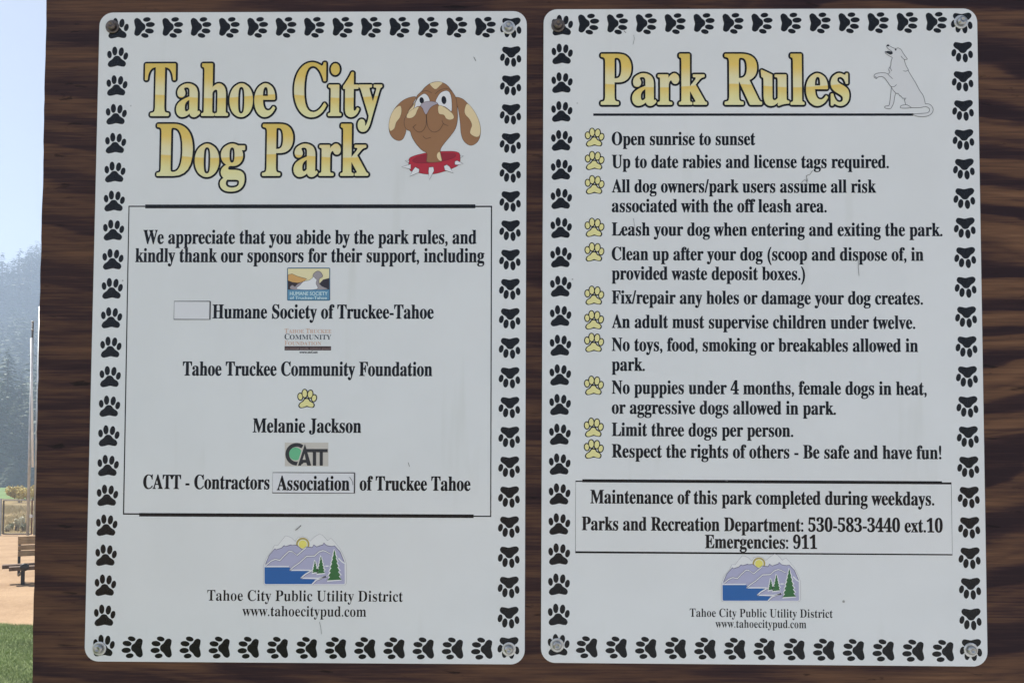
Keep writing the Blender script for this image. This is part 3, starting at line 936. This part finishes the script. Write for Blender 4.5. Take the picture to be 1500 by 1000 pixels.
M['bounce'] = ground_mat('bounce_gravel', (0.27, 0.275, 0.27), (0.46, 0.46, 0.445), 2.0, 70.0, 0.02)
sheet('added_bounce_pad', [(-1.1, -14), (9, -14), (9, 0.6), (-1.1, 0.6)], 0.010, M['bounce'])  # added out of view to bounce neutral light onto the signs
LAWN_Y = on_ground(24, 915).y
def lawn_edge(x):
    return LAWN_Y + 0.10 * noise.noise((x * 0.8, 0.3, 0)) + 0.05 * noise.noise((x * 4, 2.3, 0))
edge = [(-16 + 0.2 * i, lawn_edge(-16 + 0.2 * i)) for i in range(76)]
sheet('lawn', [(-16, -7), (-1.0, -7)] + edge[::-1], 0.006, M['soil'])
rng = np.random.default_rng(7)
def blades(name, n, xr, yr, h, w, mat, keep, z0=0.0):
    x = rng.uniform(*xr, n); y = rng.uniform(*yr, n)
    ok = np.array([keep(a, b) for a, b in zip(x, y)]); x, y = x[ok], y[ok]; n = len(x)
    a = rng.uniform(0, 2 * math.pi, n); hh = h * rng.uniform(0.5, 1.25, n); lean = rng.normal(0, 0.5, (n, 2)) * hh[:, None]
    ww = w * rng.uniform(0.6, 1.3, n)
    dx, dy = np.cos(a) * ww, np.sin(a) * ww
    v0 = np.stack([x - dx, y - dy, np.full(n, z0)], 1); v1 = np.stack([x + dx, y + dy, np.full(n, z0)], 1)
    v2 = np.stack([x + lean[:, 0], y + lean[:, 1], z0 + hh], 1)
    V = np.stack([v0, v1, v2], 1).reshape(-1, 3)
    me_ = bpy.data.meshes.new(name)
    me_.vertices.add(3 * n); me_.vertices.foreach_set('co', V.ravel())
    me_.loops.add(3 * n); me_.loops.foreach_set('vertex_index', np.arange(3 * n))
    me_.polygons.add(n); me_.polygons.foreach_set('loop_start', np.arange(0, 3 * n, 3))
    me_.update(calc_edges=True); me_.materials.append(mat)
    o = bpy.data.objects.new(name, me_); COL.objects.link(o)
    return o
tag(blades('grass', 330000, (-9.0, -2.8), (2.6, 7.6), 0.030, 0.0026, M['blade'],
           lambda a, b: b < lawn_edge(a) + 0.05 and abs(a / (b + 1.02) + 0.69) < 0.16), 'short green lawn grass beside the sandy yard', 'grass', kind='stuff')
FY = 19.6
sheet('meadow', [(-80, FY + 0.6), (30, FY + 0.6), (40, 70), (-110, 70)], 0.004, M['dry'])
sheet('playing_field', [(-170, 52), (40, 52), (60, 128), (-220, 128)], 0.03, M['turf'])
tag(blades('dry_grass', 60000, (-30, -8), (FY + 0.7, 40), 0.16, 0.007, M['dryblade'],
           lambda a, b: abs(a / (b + 1.02) + 0.69) < 0.22 and noise.noise((a * 0.7, b * 0.7, 0)) > -0.15), 'dry straw-coloured meadow grass behind the chain-link fence', 'grass', kind='stuff')

# ------------------------------------------------------------------ bench in the yard
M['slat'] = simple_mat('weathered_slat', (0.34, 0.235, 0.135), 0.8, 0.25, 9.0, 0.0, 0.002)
M['seatwood_shaded'] = simple_mat('shaded_seat_plank', (0.12, 0.075, 0.05), 0.75, 0.3, 9.0, 0.0, 0.002)  # brown darkened: the seat's backlit shade is put into the colour
M['iron'] = simple_mat('black_bench_iron', (0.018, 0.018, 0.02), 0.5, 0.3, 30.0)
g0 = on_ground(33.5, 855)
BTH = R(34)                                   # the bench faces the notice board
bench = empty('park_bench', (g0.x, g0.y, 0), (0, 0, BTH))
tag(bench, 'wooden slat bench with black pedestal legs on the sandy yard', 'bench')
BU = Vector((math.cos(BTH), math.sin(BTH), 0)); BN = Vector((-math.sin(BTH), math.cos(BTH), 0))
def bp(px, py, dy=0.0):
    d = ray(px, py)
    base = Vector((g0.x, g0.y, 0)) + BN * dy
    p = CAM + d * ((base - CAM).dot(BN) / d.dot(BN))
    return (p - base).dot(BU), p.z
for px, dy, y0, y1 in ((3.0, 0.16, 827.6, 833.2), (13.0, -0.06, 830.6, 836.4)):
    x0, z1 = bp(px, y0, dy); _, z0 = bp(px, y1, dy)
    bevel(MB().box((x0, dy, z0), (x0 + 1.9, dy + 0.16, z1)).build('seat_plank', M['seatwood_shaded'], bench), 0.006)
for y0, y1 in ((785.3, 789.6), (790.2, 797.2), (798.8, 805.6), (807.0, 814.6)):
    x0, z1 = bp(26.2, y0, 0.36); _, z0 = bp(26.2, y1, 0.36)
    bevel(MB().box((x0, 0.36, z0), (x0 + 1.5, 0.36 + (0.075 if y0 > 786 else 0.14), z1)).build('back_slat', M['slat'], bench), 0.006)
xl, zt = bp(30.6, 834); xr, _ = bp(36.6, 834)
xa, za = bp(36.0, 829.0)
xb, zb = bp(28.0, 815, 0.36); _, zu = bp(28.0, 790, 0.36)
for dx in (0.0, 1.2):
    bevel(MB().box((xl + dx, 0.0, -0.03), (xr + dx, 0.07, zt + 0.02)).build('leg', M['iron'], bench), 0.004)
    MB().lathe([(0.012, 0.0), (0.056, 0.0), (0.060, 0.02), (0.060, 0.06), (0.05, 0.08), (0.01, 0.08)], (xa + dx, -0.07, za), 20).build('bracket', M['iron'], bench, True)
    MB().tube([(xb + dx, 0.455, zb - 0.3), (xb + dx, 0.455, zu)], 0.02, 8).build('back_upright', M['iron'], bench)
    MB().tube([(xl + 0.03 + dx, 0.06, zt - 0.03), (xb + dx, 0.455, zb - 0.3)], 0.02, 8).build('back_arm', M['iron'], bench)

# ------------------------------------------------------------------ fence, gate, backstop
M['pipe'] = simple_mat('galvanised_pipe', (0.42, 0.44, 0.45), 0.5, 0.2, 6.0, 0.6)
M['darkpipe'] = simple_mat('dark_weathered_pipe', (0.10, 0.09, 0.08), 0.6, 0.3, 6.0, 0.3)
M['rustpipe'] = simple_mat('rusty_pipe', (0.20, 0.11, 0.07), 0.75, 0.35, 10.0, 0.2)
M['wire'] = simple_mat('fence_wire', (0.26, 0.26, 0.25), 0.55, 0.2, 6.0, 0.6)
M['whitepipe'] = simple_mat('bright_pipe', (0.72, 0.73, 0.73), 0.45, 0.1, 6.0, 0.0)
def chain(mb, x0, x1, z0, z1, y, step=0.062, r=0.0019):
    """woven wire as two families of diagonal rods"""
    w, h = x1 - x0, z1 - z0
    k = -h
    while k < w:
        a = max(0, k); b = min(w, k + h)
        if b - a > 0.01:
            mb.tube([(x0 + a, y, z0 + a - k), (x0 + b, y, z0 + b - k)], r, 3, False)
            mb.tube([(x1 - a, y + 0.004, z0 + a - k), (x1 - b, y + 0.004, z0 + b - k)], r, 3, False)
        k += step
    return mb
pa = on_y(4.2, 784.5, FY); pb = on_y(46.0, 784.5, FY); ztop = on_y(20, 732.4, FY).z
gate = empty('chain_link_gate', (pa.x, FY, 0))
tag(gate, 'narrow chain-link gate leaf with rusty hinge post and latch', 'gate')
w = pb.x - pa.x
zb_ = 0.03
MB().tube([(0, 0, zb_), (0, 0, ztop)], 0.020, 10).build('stile', M['darkpipe'], gate)
MB().tube([(w, 0, zb_), (w, 0, ztop)], 0.020, 10).build('stile', M['rustpipe'], gate)
MB().tube([(0, 0, ztop), (w, 0, ztop)], 0.019, 10).build('rail', M['darkpipe'], gate)
MB().tube([(0, 0, zb_), (w, 0, zb_)], 0.019, 10).build('rail', M['darkpipe'], gate)
lz = on_y(45, 755, FY).z
MB().box((w - 0.05, -0.04, lz - 0.05), (w + 0.03, 0.03, lz + 0.03)).build('latch', M['whitepipe'], gate)
tag(chain(MB(), 0.02, w - 0.02, zb_, ztop, 0.0).build('wire_mesh', M['wire'], gate), kind='stuff')
fence = empty('chain_link_fence', (pa.x - 0.08, FY, 0))
tag(fence, 'chain-link fence run with pipe rail joining the gate', 'fence')
for i in range(4):
    MB().tube([(-2.4 * i, 0, -0.1), (-2.4 * i, 0, ztop + 0.05)], 0.027, 10).build('post', M['pipe'], fence)
    if i < 3:
        MB().tube([(-2.4 * i, 0, ztop), (-2.4 * (i + 1), 0, ztop)], 0.018, 8).build('rail', M['darkpipe'], fence)
        tag(chain(MB(), -2.4 * (i + 1) + 0.02, -2.4 * i - 0.02, 0.03, ztop, 0.0, 0.075).build('wire_mesh', M['wire'], fence), kind='stuff')

p1b, p1t = on_y(40.4, 784, FY - 0.25), on_y(40.2, 470, FY - 0.25)
pole = empty('lamp_pole', (p1b.x, FY - 0.25, 0))
pole.name = 'backstop_pole'
tag(pole, 'slim tall grey pole with dark sleeve top and slanting white brace', 'pole')
zs = on_y(40, 496, FY - 0.25).z
MB().tube([(0, 0, -0.1), (0, 0, zs)], 0.036, 12).build('shaft', M['pipe'], pole, True)
MB().tube([(0, 0, zs), (0, 0, zs + 0.02), (0, 0, p1t.z)], [0.028, 0.026, 0.026], 12).build('sleeve', M['darkpipe'], pole, True)
for zz in (zs, (zs + p1t.z) / 2, p1t.z - 0.02):
    MB().tube([(0, 0, zz - 0.02), (0, 0, zz + 0.02)], 0.036, 12).build('collar', M['pipe'], pole, True)
q = on_y(49.6, 684, FY - 0.25)
MB().tube([(0.0, -0.05, zs), (q.x - p1b.x, -0.05, q.z)], 0.028, 10).build('brace', M['whitepipe'], pole, True)
q1 = on_y(48, 633, FY - 0.25)
MB().tube([(0, 0, q1.z - 0.02), (q1.x - p1b.x, 0, q1.z + 0.02)], 0.018, 8).build('link', M['pipe'], pole, True)
p2b, p2t = on_y(51.0, 784, FY), on_y(51.4, 449, FY)
back = empty('backstop_fence', (p2b.x, FY, 0))
tag(back, 'tall chain-link backstop fence with thick end post rising beside the notice board', 'fence')
MB().tube([(0, 0, -0.1), (0, 0, p2t.z)], 0.042, 12).build('post', M['pipe'], back, True)
MB().tube([(3.0, 1.5, -0.1), (3.0, 1.5, p2t.z)], 0.042, 12).build('post', M['pipe'], back, True)
for zz in (0.06, 2.2, p2t.z - 0.05):
    MB().tube([(0, 0, zz), (3.0, 1.5, zz)], 0.022, 8).build('rail', M['pipe'], back, True)
mb = chain(MB(), 0.0, 3.354, 0.05, p2t.z - 0.05, 0.0, 0.09, 0.0024)
ca, sa = 3.0 / 3.354, 1.5 / 3.354
mb.v = [(x * ca - y * sa, x * sa + y * ca, z) for x, y, z in mb.v]
tag(mb.build('wire_mesh', M['wire'], back), kind='stuff')
for zz in (3.4, 2.75, 2.6, 1.3, 0.8):
    MB().tube([(0.05, -0.03, zz), (0.14, 0.04, zz)], 0.018, 6).build('clamp', M['whitepipe'], back)

# ------------------------------------------------------------------ shrubs beyond the fence
def leaf_cloud(n, rx, ry, h, size, seed, zlow=0.05):
    r_ = np.random.default_rng(seed)
    V, F = [], []
    lobes = [(r_.uniform(-.6, .6) * rx, r_.uniform(-.6, .6) * ry, r_.uniform(.35, .72) * h, r_.uniform(.28, .5)) for _ in range(9)]
    for i in range(n):
        lx, ly, lz_, lr = lobes[i % 9]
        d = Vector(r_.normal(0, 1, 3)).normalized() * (lr * r_.uniform(0.4, 1.05))
        c = Vector((lx + d.x * rx, ly + d.y * ry, max(zlow, lz_ + d.z * h * 0.7)))
        a = Vector(r_.normal(0, 1, 3)).normalized(); b = a.orthogonal().normalized()
        s = size * r_.uniform(.6, 1.4)
        k = len(V)
        V += [c - a * s, c + b * s * 0.4, c + a * s, c - b * s * 0.4]
        F.append((k, k + 1, k + 2, k + 3))
    return V, F
def shrub(label, group, px, Y, wpx, top, mat, seed, leaf=0.06, n=1500, name='shrub'):
    p = on_y(px, 700, Y)
    D = Y + DIST
    h = EYE - (top - 699.5) / FPX * D
    rx = wpx / FPX * D / 2
    root = empty(name, (p.x, Y, 0))
    tag(root, label, 'shrub', group)
    V, F = leaf_cloud(n, rx, rx * 0.8, h, leaf, seed)
    mesh_obj('foliage', V, F, mat, root)
    st = MB()
    for k in range(5):
        a = k * 1.3
        st.tube([(0.05 * math.cos(a), 0.05 * math.sin(a), -0.05), (rx * 0.4 * math.cos(a), rx * 0.3 * math.sin(a), h * 0.6)], [0.02, 0.008], 5)
    st.build('stems', M['post'], root)
    return root
M['yellow'] = simple_mat('yellowing_leaves', (0.50, 0.39, 0.10), 0.7, 0.4, 1.2)
M['sage'] = simple_mat('grey_green_leaves', (0.22, 0.24, 0.15), 0.8, 0.35, 3.0)
M['pale'] = simple_mat('pale_seed_heads', (0.62, 0.60, 0.46), 0.8, 0.2, 3.0)
shrub('yellow autumn willow shrub beyond the fence, broadest of the shrubs', None, 30, 45, 40, 711, M['yellow'], 3, 0.07, 2600)
shrub('smaller yellow-green willow shrub beside the broad yellow one', None, 50, 49, 26, 710, M['yellow'], 5, 0.07, 1800)
for i, (px, Y, wp, tp, mt) in enumerate(((18, 21.6, 12, 766, 'sage'), (27, 21.2, 10, 760, 'pale'), (34, 22.0, 11, 757, 'pale'), (37, 20.9, 8, 768, 'sage'), (13, 20.8, 8, 770, 'pale'))):
    shrub('grey-green weedy bush behind the chain-link gate' if mt == 'sage' else 'pale straw-coloured seeding bush behind the chain-link gate', 'grey-green bushes behind the gate' if mt == 'sage' else 'pale bushes behind the gate', px, Y, wp, tp, M[mt], 20 + i, 0.03, 700, 'weed_bush')

# far buildings at the field's edge
M['tanwall'] = simple_mat('tan_siding', (0.50, 0.36, 0.25), 0.8, 0.1, 0.5)
M['paleroof'] = simple_mat('pale_roof', (0.55, 0.48, 0.40), 0.7, 0.1, 0.5)
M['darkglass'] = simple_mat('dark_window', (0.03, 0.035, 0.04), 0.15, 0.1, 1.0)
M['palewall'] = simple_mat('pale_siding', (0.60, 0.56, 0.52), 0.8, 0.1, 0.5)
def house(label, px0, px1, Y, top, eave, wall, roof):
    a, b = on_y(px0, 700, Y), on_y(px1, 700, Y); D = Y + DIST
    zt = EYE - (top - 699.5) / FPX * D; ze = EYE - (eave - 699.5) / FPX * D
    L = b.x - a.x
    root = empty('low_house', (a.x, Y, 0)); tag(root, label, 'house')
    MB().box((0, 0, -0.1), (L, 6, ze)).build('wall', wall, root)
    MB().add([(-.3, -.4, ze), (L + .3, -.4, ze), (L + .3, 6.4, ze), (-.3, 6.4, ze), (-.3, 3, zt), (L + .3, 3, zt)],
             [(0, 1, 5, 4), (2, 3, 4, 5), (0, 4, 3), (1, 2, 5), (0, 3, 2, 1)]).build('roof', roof, root)
    n = max(2, int(L / 2.2))
    for i in range(n):
        x = L * (i + 0.5) / n
        MB().box((x - .4, -.03, ze * 0.4), (x + .4, 0.02, ze * 0.8)).build('window', M['darkglass'], root)
house('low tan house with pale roof at the far edge of the field', 29.5, 62, 132, 704.0, 707.2, M['tanwall'], M['paleroof'])
house('long low pale house at the far edge of the green field', -40, 18, 138, 706.0, 709.0, M['palewall'], M['post'])

# ------------------------------------------------------------------ hillside and conifers
def hill_z(x, y):
    t = max(0.0, min(1.0, (y - 150 + 0.05 * x) / 150.0))
    s = t * t * (3 - 2 * t)
    return -0.5 + s * (56 + 7 * noise.noise((x * 0.012, y * 0.012, 1.0)) + 0.035 * (x + 200))
V, F = [], []
hx = [-440 + 10 * i for i in range(53)]; hy = [140 + 10 * i for i in range(31)]
for y in hy:
    for x in hx:
        V.append((x, y, hill_z(x, y)))
for j in range(len(hy) - 1):
    for i in range(len(hx) - 1):
        F.append((j * len(hx) + i, j * len(hx) + i + 1, (j + 1) * len(hx) + i + 1, (j + 1) * len(hx) + i))
M['forestfloor'] = ground_mat('forest_floor', (0.05, 0.05, 0.03), (0.11, 0.09, 0.055), 0.06, 0.6, 0.2)
tag(mesh_obj('hillside', V, F, M['forestfloor'], None, True), kind='structure')
M['needle'] = simple_mat('conifer_needles', (0.050, 0.080, 0.040), 0.7, 0.45, 0.35)
M['bark'] = simple_mat('conifer_bark', (0.10, 0.07, 0.05), 0.9, 0.3, 2.0)

def conifer_mesh(seed, levels=58, per=13, fine=True):
    """unit-height crown of drooping, ragged boughs"""
    r_ = random.Random(seed)
    V, F = [], []
    wid = r_.uniform(0.15, 0.19)
    for L in range(levels):
        t = L / (levels - 1)
        z = 0.06 + 0.94 * t
        reach = wid * (1 - t) ** 0.75 * r_.uniform(0.72, 1.15) + 0.014
        if t < 0.12: reach *= 0.5 + 4 * t
        for b in range(max(4, int(per * (1 - 0.5 * t)))):
            if r_.random() < 0.13: continue
            a = r_.uniform(0, 2 * math.pi)
            ln = reach * r_.uniform(0.55, 1.15)
            d = Vector((math.cos(a), math.sin(a), 0)); s = Vector((-d.y, d.x, 0))
            droop = r_.uniform(0.15, 0.5)
            segs = 3 if fine else 1
            for k in range(segs):
                f0, f1 = k / segs, (k + 1) / segs
                p0 = d * ln * f0 + Vector((0, 0, z - droop * ln * f0 ** 1.6)); p1 = d * ln * f1 + Vector((0, 0, z - droop * ln * f1 ** 1.6))
                wdt = ln * (0.30 if fine else 0.42) * (1 - 0.55 * f0)
                n0 = len(V)
                V.extend([p0, p0 * 0.35 + p1 * 0.65 + s * wdt + Vector((0, 0, -0.35 * wdt)), p1, p0 * 0.35 + p1 * 0.65 - s * wdt + Vector((0, 0, -0.35 * wdt))])
                F += [(n0, n0 + 1, n0 + 2), (n0, n0 + 2, n0 + 3)]
    return V, F
CROWN = []
for sd2 in range(4):
    V, F = conifer_mesh(40 + sd2)
    me_ = bpy.data.meshes.new('crown'); me_.from_pydata([tuple(v) for v in V], [], F); me_.materials.append(M['needle']); CROWN.append(me_)
tm = MB().tube([(0, 0, -0.03), (0, 0, 0.5), (0, 0, 0.9)], [0.013, 0.007, 0.001], 7)
TRUNK = bpy.data.meshes.new('trunk'); TRUNK.from_pydata(tm.v, [], tm.f); TRUNK.materials.append(M['bark'])
rt = random.Random(12)
def conifer(x, y, z, h, label, group, wide=1.0):
    root = empty('conifer_tree', (x, y, z), (0, 0, rt.uniform(0, 6.28)))
    root.scale = (h * wide, h * wide, h)
    tag(root, label, 'tree', group)
    for nm, me_ in (('trunk', TRUNK), ('crown', rt.choice(CROWN))):
        o = bpy.data.objects.new(nm, me_); COL.objects.link(o); o.parent = root
# near stand at the foot of the hill: (photo x, distance, photo y of the tip)
for px, Y, top in ((-14, 118, 545), (2, 112, 560), (12.5, 122, 508), (24, 116, 585), (33, 124, 540), (45, 119, 560), (58, 122, 525), (-30, 120, 520), (74, 118, 530)):
    p = on_y(px, top, Y)
    conifer(p.x, Y, 0, p.z, 'dark tall conifer in the stand at the foot of the hillside', 'conifers at the foot of the hill', 1.5)
p = on_y(20.5, 668, 108)
conifer(p.x, 108, 0, p.z, 'short bushy young conifer in front of the dark conifer stand', None, 2.2)
# skyline
for px, Y, top in ((-18, 285, 380), (-8, 290, 392), (4, 282, 369), (12, 292, 383), (20, 286, 377), (29, 284, 363), (36, 292, 372), (41, 288, 366), (47, 283, 358), (54, 290, 352), (60, 286, 357), (68, 288, 345), (78, 284, 350)):
    p = on_y(px, top, Y); z = hill_z(p.x, Y)
    conifer(p.x, Y, z - 0.3, max(12, p.z - z), 'tall hazy conifer standing on the skyline of the hillside', 'conifers on the skyline', 1.55)
# the rest of the wood reads as one mass
V, F = [], []
protos = [conifer_mesh(80 + k, 20, 9, False) for k in range(4)]
rw = random.Random(5)
cnt = 0
while cnt < 900:
    y = rw.uniform(128, 300); x = -y * rw.uniform(0.42, 0.98)
    h = rw.uniform(15, 27); z = hill_z(x, y) - 0.3
    if y > 268: h *= 0.7
    pv, pf = protos[cnt % 4]
    b = len(V); c, s = math.cos(cnt * 1.7), math.sin(cnt * 1.7)
    V += [(x + (p.x * c - p.y * s) * h * 1.25, y + (p.x * s + p.y * c) * h * 1.25, z + p.z * h) for p in pv]
    F += [tuple(i + b for i in f) for f in pf]
    cnt += 1
tag(mesh_obj('forest', V, F, M['needle']), 'hazy conifer forest covering the hillside', 'forest', kind='stuff')

# ------------------------------------------------------------------ smoky air
mt = bpy.data.materials.new('smoky_air'); mt.use_nodes = True
nt = mt.node_tree; nt.nodes.clear()
out = nt.nodes.new('ShaderNodeOutputMaterial'); pv = nt.nodes.new('ShaderNodeVolumePrincipled')
pv.inputs['Color'].default_value = (0.56, 0.69, 0.90, 1)
pv.inputs['Density'].default_value = 0.0018
pv.inputs['Anisotropy'].default_value = 0.2
nt.links.new(pv.outputs[0], out.inputs['Volume'])
hz = MB().box((-465, -465, -1.6), (465, 465, 112)).build('haze', mt)
tag(hz, "pale smoky haze hanging over the hillside", "haze", kind="stuff")
